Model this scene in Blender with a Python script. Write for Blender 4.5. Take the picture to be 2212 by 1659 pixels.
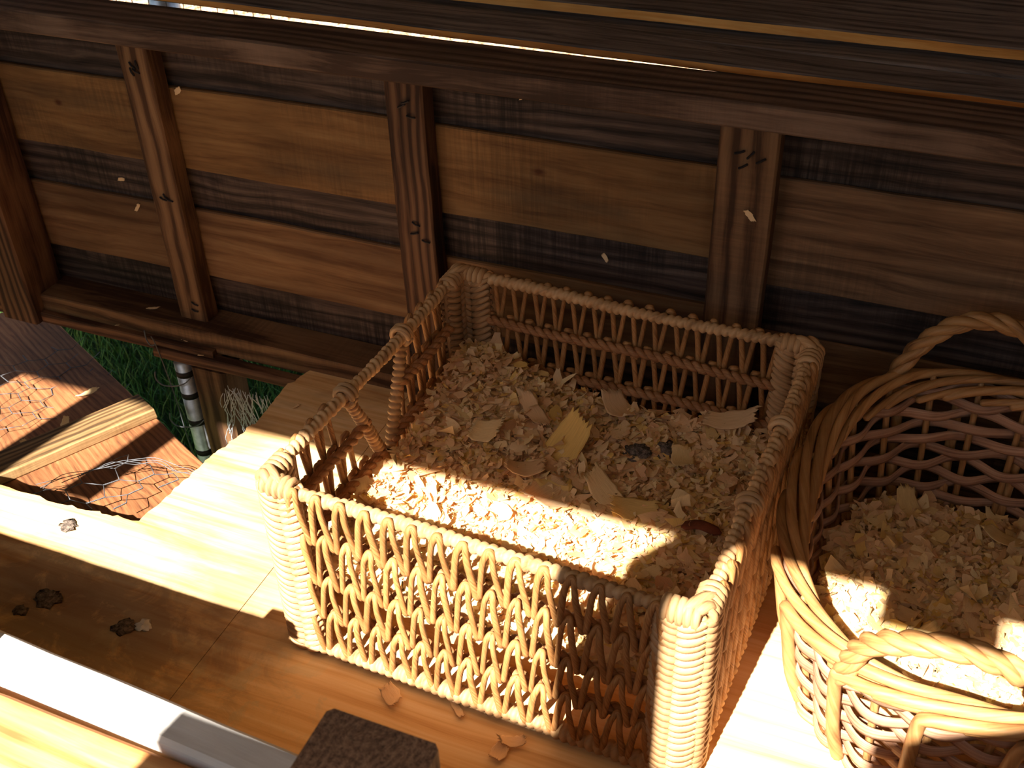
import bpy, math, random
import numpy as np
from mathutils import Matrix, Vector, Euler

for o in list(bpy.data.objects):
    bpy.data.objects.remove(o, do_unlink=True)
scene = bpy.context.scene
COL = scene.collection
R = random.Random(7)
PI = math.pi

# ------------------------------------------------------------------ camera
def cam_matrix(yaw, pitch, roll):
    cy, sy, cp, sp = math.cos(yaw), math.sin(yaw), math.cos(pitch), math.sin(pitch)
    f = Vector((sy * cp, cy * cp, -sp)); r = Vector((cy, -sy, 0)); u = r.cross(f)
    c, s = math.cos(roll), math.sin(roll)
    rr, uu = c * r + s * u, -s * r + c * u
    return Matrix(((rr.x, uu.x, -f.x), (rr.y, uu.y, -f.y), (rr.z, uu.z, -f.z)))
cd = bpy.data.cameras.new('camera'); cam = bpy.data.objects.new('camera', cd); COL.objects.link(cam)
cam.matrix_world = Matrix.Translation((.6183, -1.2756, 1.0807)) @ cam_matrix(-.411, .6403, -.0362).to_4x4()
cd.sensor_fit = 'HORIZONTAL'; cd.sensor_width = 36; cd.lens = 2421.6 / 2212 * 36
cd.clip_start = .01; cd.clip_end = 100
cd.dof.use_dof = True; cd.dof.focus_distance = 1.45; cd.dof.aperture_fstop = 14
scene.camera = cam

# ------------------------------------------------------------------ light
SUN = Vector((.13, .95, -1.0)).normalized()          # direction the sunlight travels
world = bpy.data.worlds.new('world'); scene.world = world; world.use_nodes = True
nt = world.node_tree; nt.nodes.clear()
wo = nt.nodes.new('ShaderNodeOutputWorld'); bg = nt.nodes.new('ShaderNodeBackground')
sk = nt.nodes.new('ShaderNodeTexSky'); sk.sky_type = 'NISHITA'; sk.sun_disc = False
sk.sun_elevation = math.asin(-SUN.z); sk.sun_rotation = math.atan2(-SUN.x, -SUN.y)
sk.air_density = 1.0; sk.dust_density = 1.5
nt.links.new(sk.outputs[0], bg.inputs[0]); nt.links.new(bg.outputs[0], wo.inputs[0])
bg.inputs[1].default_value = .12
sl = bpy.data.lights.new('sun', 'SUN'); sl.energy = 19.5; sl.angle = math.radians(.53); sl.color = (1, .955, .885)
so = bpy.data.objects.new('sun', sl); COL.objects.link(so); so.rotation_euler = SUN.to_track_quat('-Z', 'Y').to_euler()
so.location = (0, -3, 4)
scene.view_settings.view_transform = 'Standard'; scene.view_settings.look = 'None'
scene.view_settings.gamma = 1; scene.view_settings.use_curve_mapping = False
scene.view_settings.exposure = 0.32

# ------------------------------------------------------------------ helpers
class MB:
    def __init__(s): s.v = []; s.f = []; s.uv = []; s.n = 0; s.tone = []
    def add(s, verts, faces, uvs=None, tone=0.0):
        b = s.n
        s.v.extend([tuple(map(float, p)) for p in verts]); s.n += len(verts)
        for i, f in enumerate(faces):
            s.f.append(tuple(b + k for k in f))
            s.uv.append(uvs[i] if uvs else [(0, 0)] * len(f))
            s.tone.append(tone)
    def mesh(s, name, mat, smooth=False):
        me = bpy.data.meshes.new(name); me.from_pydata(s.v, [], s.f)
        ul = me.uv_layers.new(name='UVMap')
        ul.data.foreach_set('uv', [c for fu in s.uv for p in fu for c in p])
        at = me.attributes.new('tone', 'FLOAT', 'FACE'); at.data.foreach_set('value', s.tone)
        if smooth: me.polygons.foreach_set('use_smooth', [True] * len(me.polygons))
        if mat: me.materials.append(mat)
        me.update(); return me
    def build(s, name, mat, parent=None, smooth=False, mw=None):
        return link(name, s.mesh(name, mat, smooth), parent, mw)
def link(name, data, parent=None, mw=None):
    o = bpy.data.objects.new(name, data); COL.objects.link(o)
    if parent: o.parent = parent
    if mw is not None: o.matrix_local = mw
    return o
def tag(o, label, cat, group=None, kind=None):
    if label: o['label'] = label
    if cat: o['category'] = cat
    if group: o['group'] = group
    if kind: o['kind'] = kind
    return o
def empty(name, loc=(0, 0, 0), rz=0):
    o = link(name, None); o.empty_display_size = .05; o.location = loc; o.rotation_euler = (0, 0, rz); return o
def struct(name): o = empty(name); o['kind'] = 'structure'; return o

def frames(P):
    P = np.asarray(P, float); n = len(P)
    T = np.gradient(P, axis=0); T /= np.linalg.norm(T, axis=1)[:, None] + 1e-12
    a = np.array([0, 0, 1.0])
    if abs(T[0] @ a) > .9: a = np.array([0, 1.0, 0])
    N = np.zeros_like(P); N[0] = a - T[0] * (a @ T[0]); N[0] /= np.linalg.norm(N[0])
    for i in range(1, n):
        v = N[i - 1] - T[i] * (N[i - 1] @ T[i]); N[i] = v / (np.linalg.norm(v) + 1e-12)
    return P, T, N, np.cross(T, N)
def tube(mb, P, r, sides=8, closed=False, cap=True, sq=(1, 1), roundcap=True, tone=0., twist=0.):
    P = np.asarray(P, float); r = np.full(len(P), r) if np.isscalar(r) else np.asarray(r, float)
    if roundcap and not closed:
        t0 = P[0] - P[1]; t0 /= np.linalg.norm(t0); t1 = P[-1] - P[-2]; t1 /= np.linalg.norm(t1)
        P = np.vstack([P[0] + t0 * r[0] * .6, P, P[-1] + t1 * r[-1] * .6]); r = np.concatenate([[r[0] * .55], r, [r[-1] * .55]])
    P, T, N, B = frames(P)
    if closed:   # closed loops: fixed up-vector frame
        T = np.roll(P, -1, 0) - np.roll(P, 1, 0); T /= np.linalg.norm(T, axis=1)[:, None]
        up = np.array([0, 0, 1.0]); N = up - T * (T @ up)[:, None]; N /= np.linalg.norm(N, axis=1)[:, None]; B = np.cross(T, N)
    L = np.concatenate([[0], np.cumsum(np.linalg.norm(np.diff(P, axis=0), axis=1))])
    n = len(P); a = np.arange(sides) * 2 * PI / sides
    ang = a[None, :] + (twist * L)[:, None]
    V = P[:, None, :] + (np.cos(ang) * sq[0])[:, :, None] * (N * r[:, None])[:, None, :] + (np.sin(ang) * sq[1])[:, :, None] * (B * r[:, None])[:, None, :]
    V = V.reshape(-1, 3); F = []; U = []
    for i in range(n if closed else n - 1):
        j = (i + 1) % n
        u0, u1 = L[i], L[j] if j else L[i] + (L[1] - L[0])
        for k in range(sides):
            m = (k + 1) % sides
            F.append((i * sides + k, i * sides + m, j * sides + m, j * sides + k))
            U.append([(u0, k / sides), (u0, (k + 1) / sides), (u1, (k + 1) / sides), (u1, k / sides)])
    if cap and not closed:
        F.append(tuple(range(sides - 1, -1, -1))); U.append([(0, 0)] * sides)
        F.append(tuple(range((n - 1) * sides, n * sides))); U.append([(L[-1], 0)] * sides)
    mb.add(V, F, U, tone)
def smooth_path(P, m=6):
    P = np.asarray(P, float); n = len(P); out = []
    for i in range(n - 1):
        p0, p1, p2, p3 = P[max(i - 1, 0)], P[i], P[i + 1], P[min(i + 2, n - 1)]
        for t in np.arange(m) / m:
            out.append(.5 * (2 * p1 + (p2 - p0) * t + (2 * p0 - 5 * p1 + 4 * p2 - p3) * t * t + (3 * p1 - p0 - 3 * p2 + p3) * t ** 3))
    out.append(P[-1]); return np.array(out)
def coil(mb, P, r, pitch=.0085, sides=12, per=6, slant=.35, rng=R, amp=.2):
    """a rod wound round and round with a flat strand: ridged tube along P"""
    P = np.asarray(P, float); L = np.concatenate([[0], np.cumsum(np.linalg.norm(np.diff(P, axis=0), axis=1))])
    n = max(2, int(L[-1] / pitch)); S = np.linspace(0, L[-1], n * per + 1)
    Q = np.stack([np.interp(S, L, P[:, k]) for k in range(3)], 1); Q, T, N, B = frames(Q)
    wr = [1 + rng.uniform(-.09, .09) for _ in range(n + 4)]
    V = []; a = np.arange(sides) * 2 * PI / sides
    for i in range(len(S)):
        for k in range(sides):
            t = S[i] / L[-1] * n + slant * math.sin(a[k] + .6)
            ft = t - math.floor(t); w = wr[int(math.floor(t)) % len(wr)]
            rr = r * (1 - amp + amp * (max(0, math.sin(PI * ft))) ** .7) * w
            V.append(Q[i] + rr * (math.cos(a[k]) * N[i] + math.sin(a[k]) * B[i]))
    F = []; U = []
    for i in range(len(S) - 1):
        for k in range(sides):
            m = (k + 1) % sides
            F.append((i * sides + k, i * sides + m, (i + 1) * sides + m, (i + 1) * sides + k))
            v0, v1 = S[i] * 8, S[i + 1] * 8
            U.append([(k / sides * .05, v0), ((k + 1) / sides * .05, v0), ((k + 1) / sides * .05, v1), (k / sides * .05, v1)])
    F.append(tuple(range(sides - 1, -1, -1))); U.append([(0, 0)] * sides)
    F.append(tuple(range((len(S) - 1) * sides, len(S) * sides))); U.append([(0, 0)] * sides)
    mb.add(V, F, U)
def rope(mb, P, r, rs, pitch, strands=2, sides=7, phase=0., taper=None):
    """strands twisted round each other along P"""
    P = np.asarray(P, float); L = np.concatenate([[0], np.cumsum(np.linalg.norm(np.diff(P, axis=0), axis=1))])
    n = max(8, int(L[-1] / pitch * 10)); S = np.linspace(0, L[-1], n)
    Q = np.stack([np.interp(S, L, P[:, k]) for k in range(3)], 1); Q, T, N, B = frames(Q)
    for j in range(strands):
        a = phase + 2 * PI * j / strands + 2 * PI * S / pitch
        tube(mb, Q + r * (np.cos(a)[:, None] * N + np.sin(a)[:, None] * B), rs, sides)
def plank_mesh(name, l, w, t, mat, seed=0, cham=.002, jit=.0008, seg=None, wane=0.):
    """board along local X (length l), width w in Y, thickness t in Z, chamfered and slightly uneven"""
    g = random.Random(seed); seg = seg or max(4, int(l / .06)); mb = MB(); V = []; F = []
    c = min(cham, t * .3, w * .3)
    prof = [(-w/2 + c, -t/2), (w/2 - c, -t/2), (w/2, -t/2 + c), (w/2, t/2 - c), (w/2 - c, t/2), (-w/2 + c, t/2), (-w/2, t/2 - c), (-w/2, -t/2 + c)]
    p1, p2 = g.uniform(0, 6), g.uniform(0, 6)
    for i in range(seg + 1):
        x = -l/2 + l * i / seg; d1 = wane * math.sin(x * 7 + p1) + g.uniform(-jit, jit); d2 = wane * math.sin(x * 6 + p2) + g.uniform(-jit, jit)
        for (y, z) in prof:
            V.append((x + (g.uniform(-jit, jit) if i in (0, seg) else 0), y + (d1 if y > 0 else d2), z))
    for i in range(seg):
        for k in range(8):
            m = (k + 1) % 8; F.append((i*8 + k, i*8 + m, (i+1)*8 + m, (i+1)*8 + k))
    F.append(tuple(range(7, -1, -1))); F.append(tuple(range(seg*8, seg*8 + 8)))
    mb.add(V, F); return mb.mesh(name, mat)
SEED = [100]
def plank(name, c, size, mat, parent=None, axis='x', face='y', rot=None, wane=0., cham=.002):
    """axis-aligned board: c centre, size=(sx,sy,sz) world extents, length along axis, wide face normal along face"""
    ex = {'x': 0, 'y': 1, 'z': 2}; a, f = ex[axis], ex[face]; w = 3 - a - f
    SEED[0] += 1
    me = plank_mesh(name, size[a], size[w], size[f], mat, SEED[0], cham=cham, wane=wane)
    X = Vector((0, 0, 0)); X[a] = 1; Zv = Vector((0, 0, 0)); Zv[f] = 1; Yv = Zv.cross(X)
    m = Matrix(((X.x, Yv.x, Zv.x), (X.y, Yv.y, Zv.y), (X.z, Yv.z, Zv.z))).to_4x4()
    if rot: m = Euler(rot).to_matrix().to_4x4() @ m
    return link(name, me, parent, Matrix.Translation(c) @ m)

# ------------------------------------------------------------------ materials
class NT:
    def __init__(s, name, rough=.75):
        s.m = bpy.data.materials.new(name); s.m.use_nodes = True; s.t = s.m.node_tree
        s.b = s.t.nodes['Principled BSDF']; s.b.inputs['Roughness'].default_value = rough
        if 'Specular IOR Level' in s.b.inputs: s.b.inputs['Specular IOR Level'].default_value = .25
    def n(s, typ, **k):
        o = s.t.nodes.new('ShaderNode' + typ)
        for a, v in k.items(): setattr(o, a, v)
        return o
    def l(s, a, b): s.t.links.new(a, b)
    def val(s, sock, v):
        if hasattr(v, 'links') or hasattr(v, 'is_output'): s.l(v, sock)
        else: sock.default_value = v
    def math(s, op, a, b=0., c=None):
        o = s.n('Math', operation=op); s.val(o.inputs[0], a); s.val(o.inputs[1], b)
        if c is not None: s.val(o.inputs[2], c)
        return o.outputs[0]
    def vmath(s, op, a, b):
        o = s.n('VectorMath', operation=op); s.val(o.inputs[0], a); s.val(o.inputs[1], b); return o.outputs['Value' if op == 'LENGTH' else 0]
    def mix(s, f, a, b, mode='MIX'):
        o = s.n('Mix', data_type='RGBA', blend_type=mode); s.val(o.inputs[0], f)
        for i, v in ((6, a), (7, b)):
            if hasattr(v, 'is_output'): s.l(v, o.inputs[i])
            else: o.inputs[i].default_value = (*v, 1) if len(v) == 3 else v
        return o.outputs[2]
    def ramp(s, f, stops):
        o = s.n('ValToRGB'); s.l(f, o.inputs[0]); e = o.color_ramp.elements
        while len(e) < len(stops): e.new(.5)
        for el, (p, c) in zip(e, stops): el.position = p; el.color = (*c, 1) if len(c) == 3 else c
        return o.outputs[0]
    def noise(s, vec, scale, detail=4, rough=.55, dist=0.):
        o = s.n('TexNoise'); s.l(vec, o.inputs['Vector']); o.inputs['Scale'].default_value = scale
        o.inputs['Detail'].default_value = detail; o.inputs['Roughness'].default_value = rough; o.inputs['Distortion'].default_value = dist
        return o.outputs[0]
    def scale(s, vec, xyz):
        o = s.n('Mapping'); s.l(vec, o.inputs[0]); o.inputs['Scale'].default_value = xyz; return o.outputs[0]
    def bump(s, h, strength, dist=.002):
        o = s.n('Bump'); o.inputs['Strength'].default_value = strength; o.inputs['Distance'].default_value = dist
        s.l(h, o.inputs['Height']); s.l(o.outputs[0], s.b.inputs['Normal'])
    def color(s, c): s.val(s.b.inputs['Base Color'], c)
def lin(r, g, b): return tuple(((c / 255) / 12.92 if c <= 10 else ((c / 255 + .055) / 1.055) ** 2.4) for c in (r, g, b))

def wood(name, dark, base, light, grain=45, saw=0., stain=None, stain_amt=.5, knots=(), rough=.8, rings=.5, bump=.35, vary=.25, level=1.0):
    N = NT(name, rough); tc = N.n('TexCoord'); oi = N.n('ObjectInfo')
    off = N.n('CombineXYZ')
    N.l(N.math('MULTIPLY', oi.outputs['Random'], 13.7), off.inputs[0]); N.l(N.math('MULTIPLY', oi.outputs['Random'], 5.1), off.inputs[1])
    P0 = tc.outputs['Object']; P = N.vmath('ADD', P0, off.outputs[0])
    big = N.noise(N.scale(P, (2.2, 9, 9)), 1.0, 3, .5)
    warp = N.n('CombineXYZ'); N.l(N.math('MULTIPLY', big, .05), warp.inputs[1]); N.l(N.math('MULTIPLY', big, .05), warp.inputs[2])
    Pw = N.vmath('ADD', P, warp.outputs[0])
    g1 = N.noise(N.scale(Pw, (1.8, grain * 1.5, grain * 1.5)), 1.0, 7, .66, .15)
    g2 = N.noise(N.scale(Pw, (9, grain * 5, grain * 5)), 1.0, 4, .6)
    wv = N.n('TexWave', wave_type='BANDS', bands_direction='Y'); N.l(N.scale(Pw, (1, 1, 1)), wv.inputs[0])
    wv.inputs['Scale'].default_value = grain * .32; wv.inputs['Distortion'].default_value = 1.6; wv.inputs['Detail'].default_value = 3; wv.inputs['Detail Scale'].default_value = .6
    f = N.math('MULTIPLY_ADD', g1, .62, N.math('MULTIPLY', g2, .38))
    f = N.math('ADD', f, N.math('MULTIPLY', N.math('SUBTRACT', wv.outputs[1], .5), .22 * rings))
    col = N.ramp(f, [(.36, dark), (.5, base), (.66, light)])
    bl = N.noise(N.scale(P, (3.5, 8, 8)), 1.0, 4, .6)
    col = N.mix(1.0, col, N.ramp(bl, [(.3, (.62, .60, .58)), (.65, (1.12, 1.1, 1.08))]), 'MULTIPLY')
    if saw:
        sm = N.noise(N.scale(P, (150, 5, 5)), 1.0, 5, .7)
        patch = N.noise(N.scale(P, (4, 7, 7)), 1.0, 2, .5)
        sm2 = N.math('MULTIPLY', N.ramp(sm, [(.42, (1, 1, 1)), (.6, (0, 0, 0))]), N.ramp(patch, [(.42, (0, 0, 0)), (.62, (1, 1, 1))]))
        col = N.mix(N.math('MULTIPLY', sm2, saw), col, tuple(c * .35 for c in dark))
    if stain:
        stn = N.noise(N.scale(P, (3, 12, 12)), 1.0, 5, .6)
        col = N.mix(N.math('MULTIPLY', N.ramp(stn, [(.52, (0, 0, 0)), (.68, (1, 1, 1))]), stain_amt), col, stain)
    for (kx, ky, kr) in knots:
        d = N.vmath('SUBTRACT', P0, (kx, ky, 0)); d = N.scale(d, (1 / kr * .75, 1 / kr, 0))
        ln = N.n('VectorMath', operation='LENGTH'); N.l(d, ln.inputs[0])
        ld = N.math('ADD', ln.outputs['Value'], N.math('MULTIPLY', N.math('SUBTRACT', g1, .5), 1.2))
        col = N.mix(N.ramp(ld, [(.45, (.92,) * 3), (1.0, (.45,) * 3), (2.2, (0,) * 3)] if False else [(.20, (.85,) * 3), (.45, (.4,) * 3), (.75, (0,) * 3)]), col, lin(84, 40, 16))
    v = N.math('MULTIPLY', N.math('MULTIPLY_ADD', oi.outputs['Random'], vary, 1 - vary / 2), level)
    hv = N.n('HueSaturation'); N.l(v, hv.inputs['Value']); N.l(col, hv.inputs['Color'])
    N.color(hv.outputs[0]); N.bump(f, bump, .0025)
    return N.m

M = {}
M['grey'] = wood('weathered_wood', lin(44, 33, 27), lin(80, 62, 52), lin(108, 88, 75), grain=55, saw=.75, rings=.7, vary=.2, level=0.84)
M['light'] = wood('pine_board', lin(112, 74, 40), lin(146, 104, 60), lin(164, 124, 78), grain=26, saw=.35, stain=lin(72, 58, 42), stain_amt=.5, rings=.3, vary=.12, knots=((.474, -.022, .014), (-.205, .028, .010), (-.36, -.012, .010), (-.51, -.015, .008)), level=0.72)
M['light2'] = wood('pine_board_plain', lin(114, 76, 46), lin(144, 103, 66), lin(162, 123, 84), grain=34, rings=.7, stain=lin(92, 64, 42), stain_amt=.4, vary=.1, level=0.68)
M['mid'] = wood('brown_board', lin(84, 60, 40), lin(114, 84, 58), lin(136, 104, 74), grain=40, saw=.3, rings=.6, vary=.1, level=1.05)
M['stud'] = wood('stud_wood', lin(78, 50, 30), lin(122, 86, 56), lin(146, 108, 74), grain=38, saw=.3, rings=1.2, vary=.15, level=0.74)
M['red'] = wood('cedar_wood', lin(66, 40, 25), lin(108, 72, 48), lin(132, 94, 64), grain=60, rings=1.3, vary=.2, level=0.72)
M['rail'] = wood('rail_wood', lin(76, 54, 42), lin(112, 86, 70), lin(136, 108, 90), grain=48, rings=1.2, saw=.2, vary=.1, level=0.78)
M['roof'] = wood('grey_plank', lin(62, 53, 50), lin(104, 91, 85), lin(128, 113, 105), grain=70, rings=.5, vary=.1)
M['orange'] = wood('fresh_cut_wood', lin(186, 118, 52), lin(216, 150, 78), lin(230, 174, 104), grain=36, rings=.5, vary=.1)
M['ramp'] = wood('ramp_wood', lin(98, 58, 34), lin(136, 87, 52), lin(156, 106, 68), grain=90, rings=.5, vary=.1, knots=((-.1, -.08, .05),))
M['cleat'] = wood('cleat_wood', lin(84, 62, 38), lin(132, 100, 62), lin(160, 128, 86), grain=70, rings=1.2, saw=.2, vary=.1)
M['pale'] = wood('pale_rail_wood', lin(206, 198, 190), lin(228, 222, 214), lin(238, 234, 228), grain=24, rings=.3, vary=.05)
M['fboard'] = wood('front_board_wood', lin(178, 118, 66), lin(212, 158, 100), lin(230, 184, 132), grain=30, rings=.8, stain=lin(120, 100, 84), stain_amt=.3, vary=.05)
M['ceil'] = wood('pale_sheathing', lin(196, 168, 134), lin(218, 194, 160), lin(230, 210, 180), grain=30, rings=.4, vary=.05)
M['endgrain'] = wood('end_grain', lin(70, 52, 40), lin(132, 102, 80), lin(180, 144, 114), grain=160, rings=.2, vary=.05)

def floor_mat():
    N = NT('plywood_floor', .62); tc = N.n('TexCoord'); P = tc.outputs['Object']
    big = N.noise(N.scale(P, (1.5, 5, 5)), 1.0, 3)
    wp = N.n('CombineXYZ'); N.l(N.math('MULTIPLY', big, .035), wp.inputs[1]); Pw = N.vmath('ADD', P, wp.outputs[0])
    g = N.noise(N.scale(Pw, (1.3, 55, 55)), 1.0, 6, .62, .1); g2 = N.noise(N.scale(Pw, (8, 190, 60)), 1.0, 3)
    f = N.math('MULTIPLY_ADD', g, .8, N.math('MULTIPLY', g2, .2))
    col = N.ramp(f, [(.33, lin(198, 144, 84)), (.5, lin(226, 184, 128)), (.68, lin(238, 206, 158))])
    # trodden, dirty area in front of the hole: soil and droppings with their own outlines
    sep = N.n('SeparateXYZ'); N.l(P, sep.inputs[0])
    d = N.n('VectorMath', operation='LENGTH'); N.l(N.scale(N.vmath('SUBTRACT', P, (-.30, -.60, 0)), (2.4, 6.5, 0)), d.inputs[0])
    area = N.ramp(d.outputs['Value'], [(.25, (1,) * 3), (1.0, (0,) * 3)])
    dirt = N.noise(P, 16, 8, .68, .8); dn = N.ramp(N.math('ADD', dirt, N.math('MULTIPLY', N.math('SUBTRACT', area, .5), .3)), [(.45, (0,) * 3), (.60, (1,) * 3)])
    col = N.mix(N.math('MULTIPLY', N.math('MULTIPLY', dn, area), .75), col, lin(128, 110, 94))
    d2 = N.n('VectorMath', operation='LENGTH'); N.l(N.scale(N.vmath('SUBTRACT', P, (-.06, -.62, 0)), (3.6, 8, 0)), d2.inputs[0])
    a2 = N.ramp(d2.outputs['Value'], [(.3, (1,) * 3), (1.0, (0,) * 3)])
    wh = N.ramp(N.noise(P, 24, 6, .65, .5), [(.53, (0,) * 3), (.62, (1,) * 3)])
    col = N.mix(N.math('MULTIPLY', N.math('MULTIPLY', wh, a2), .55), col, lin(196, 178, 140))
    br = N.ramp(N.noise(N.scale(P, (3, 10, 1)), 1.2, 5, .6, .4), [(.46, (0,) * 3), (.62, (1,) * 3)])
    left = N.ramp(sep.outputs[0], [(.0, (1,) * 3), (.06, (0,) * 3)])
    a3 = N.n('MapRange'); N.l(sep.outputs[0], a3.inputs[0]); a3.inputs[1].default_value = .02; a3.inputs[2].default_value = -.12; a3.inputs[3].default_value = 0; a3.inputs[4].default_value = 1
    col = N.mix(N.math('MULTIPLY', N.math('MULTIPLY', br, a3.outputs[0]), .55), col, lin(120, 74, 44))
    N.color(col); N.bump(N.math('ADD', f, N.math('MULTIPLY', dn, .3)), .25, .002); return N.m
M['floor'] = floor_mat()

def strand_mat(name, dark, base, light, vary=.3, u=60, v=6, bump=.5, rough=.6, level=1.0):
    """fibrous twisted strand: streaks run slantwise round the tube (UV: along, around)"""
    N = NT(name, rough); tc = N.n('TexCoord'); oi = N.n('ObjectInfo'); geo = N.n('NewGeometry')
    sp = N.n('SeparateXYZ'); N.l(tc.outputs['UV'], sp.inputs[0])
    cb = N.n('CombineXYZ')
    N.l(N.math('ADD', N.math('MULTIPLY', sp.outputs[0], u), N.math('MULTIPLY', oi.outputs['Random'], 31)), cb.inputs[0])
    N.l(N.math('ADD', N.math('MULTIPLY', sp.outputs[1], v), N.math('MULTIPLY', sp.outputs[0], u * 2.2)), cb.inputs[1])
    f = N.noise(N.scale(cb.outputs[0], (.35, 2.2, 1)), 1.0, 5, .65)
    blot = N.noise(tc.outputs['Object'], 28, 3)
    col = N.ramp(N.math('MULTIPLY_ADD', f, .7, N.math('MULTIPLY', blot, .3)), [(.30, dark), (.48, base), (.68, light)])
    vv = N.math('MULTIPLY', N.math('MULTIPLY_ADD', oi.outputs['Random'], vary, 1 - vary / 2), level)
    hv = N.n('HueSaturation'); N.l(vv, hv.inputs['Value']); N.l(col, hv.inputs['Color']); N.color(hv.outputs[0])
    N.bump(f, bump, .0012); return N.m
M['strand'] = strand_mat('rush_strand', lin(84, 48, 22), lin(162, 110, 61), lin(190, 143, 90))
M['rope'] = strand_mat('rush_rope', lin(96, 56, 30), lin(160, 108, 66), lin(192, 144, 98), u=90)
M['wrap'] = strand_mat('rush_wrapping', lin(104, 68, 40), lin(176, 134, 90), lin(198, 160, 116), u=9, v=2.0, bump=.35)
M['willow'] = strand_mat('willow_rod', lin(108, 68, 36), lin(172, 122, 72), lin(196, 150, 98), u=8, v=3, bump=.2, rough=.5)
M['split'] = strand_mat('split_willow', lin(96, 62, 46), lin(162, 120, 92), lin(196, 156, 124), u=7, v=8, bump=.3, rough=.6)

def shav_mat():
    N = NT('wood_shaving', .7); at = N.n('Attribute', attribute_name='tone'); tc = N.n('TexCoord')
    col = N.ramp(at.outputs['Fac'], [(0, lin(206, 154, 108)), (.25, lin(234, 188, 140)), (.6, lin(246, 212, 164)), (.85, lin(246, 220, 166)), (1, lin(240, 202, 118))])
    uvn = N.noise(N.scale(tc.outputs['UV'], (3, 40, 1)), 1.0, 4, .6)
    col = N.mix(1.0, col, N.ramp(uvn, [(.3, (.86, .80, .73)), (.6, (1.04, 1.03, 1.02))]), 'MULTIPLY')
    N.color(col); N.bump(uvn, .3, .001)
    try:
        N.b.inputs['Subsurface Weight'].default_value = 0.0
        tr = N.n('BsdfTranslucent'); N.l(col, tr.inputs[0]); mx = N.n('MixShader'); mx.inputs[0].default_value = .25
        out = N.t.nodes['Material Output']; N.l(N.b.outputs[0], mx.inputs[1]); N.l(tr.outputs[0], mx.inputs[2]); N.l(mx.outputs[0], out.inputs[0])
    except Exception: pass
    return N.m
M['shav'] = shav_mat()
def simple(name, c, rough=.7, metal=0., nscale=40, var=.3, bump=.2, dist=.002):
    N = NT(name, rough); N.b.inputs['Metallic'].default_value = metal; tc = N.n('TexCoord')
    f = N.noise(tc.outputs['Object'], nscale, 5, .6)
    N.color(N.ramp(f, [(.3, tuple(x * (1 - var) for x in c)), (.7, tuple(min(1, x * (1 + var)) for x in c))])); N.bump(f, bump, dist); return N.m
M['wire'] = simple('galvanised_wire', (.11, .11, .115), .5, .5)
M['brightwire'] = simple('bright_wire', (.55, .55, .56), .4, .4)  # lighter wire colour stands in for sunlight on the tangle
M['pipe'] = simple('galvanised_pipe', (.50, .53, .56), .42, .85, 60, .25)
M['nail'] = simple('rusty_nail', lin(46, 40, 40), .6, .5)
M['dung'] = simple('dark_droppings', lin(112, 96, 84), .95, 0, 220, .85, 1.0, .005)
M['bark'] = simple('red_bark', lin(104, 52, 30), .8, 0, 60, .4, .6)
M['white'] = simple('white_dropping', lin(206, 202, 196), .9, 0, 80, .15)
M['soil'] = simple('lawn_soil', lin(52, 66, 30), .95, 0, 12, .4)

# ------------------------------------------------------------------ back wall
wall = struct('wall_back')
XL, XS, XR = -1.14, .388, 1.35
def hboard(x0, x1, z0, z1, yf, th, mat, wane=.0008):
    return plank('board', ((x0 + x1) / 2, yf + th / 2, (z0 + z1) / 2), (x1 - x0, th, z1 - z0), mat, wall, 'x', 'y', wane=wane)
hboard(XL, XS, .425, .545, .046, .02, M['grey']); hboard(XL, XS, .302, .439, .036, .0095, M['light'], .0015)
hboard(XL, XS, .215, .315, .046, .02, M['grey']); hboard(XL, XS, .101, .228, .036, .0095, M['light2'], .0012)
hboard(XL, XS, -.03, .115, .046, .02, M['grey'])
hboard(XS + .001, XR, .425, .545, .046, .02, M['grey']); hboard(XS + .001, XR, .277, .436, .036, .0095, M['mid'], .001)
hboard(XS + .001, XR, .19, .29, .046, .02, M['grey']); hboard(XS + .001, XR, .10, .203, .040, .006, M['mid'], .001)
hboard(XS + .001, XR, -.03, .115, .046, .02, M['grey'])
STUDS = {}
for (x, w, z0, mat) in ((-.5593, .0555, .030, M['stud']), (-.1113, .058, .030, M['red']), (.3507, .074, .030, M['stud'])):
    st = STUDS[len(STUDS)] = plank('stud', (x + w / 2, .0178, (z0 + .5155) / 2), (w, .0356, .5155 - z0), mat, wall, 'z', 'y', wane=.0012, cham=.003)
plank('corner_stud', (-.885, -.008, .25), (.08, .085, .54), M['red'], wall, 'z', 'y', cham=.004)
plank('rail', (.18, .026, .5335), (2.34, .088, .034), M['rail'], wall, 'x', 'z', wane=.0012, cham=.003)
plank('bottom_plate', (.18, .0095, .0095), (2.34, .071, .040), M['stud'], wall, 'x', 'y', wane=.001)
plank('sill_beam', (-.73, -.018, -.0115), (.51, .040, .022), M['red'], wall, 'x', 'y', wane=.001)
me = plank('floor_joist', (-.33, -.034, -.0245), (.53, .028, .022), M['red'], wall, 'x', 'y', wane=.001, cham=.006)
def nail(parent, x, z, ang, n=1, l=.012, y=-.0015):
    mb = MB()
    tube(mb, [(-l/2, 0, 0), (0, -.0015, 0), (l/2, 0, 0)], .0016, 5)
    o = mb.build('nail', M['nail'], parent, mw=parent.matrix_basis.inverted() @ Matrix.Translation((x, y, z)) @ Euler((0, ang, 0)).to_matrix().to_4x4()); return o
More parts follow.
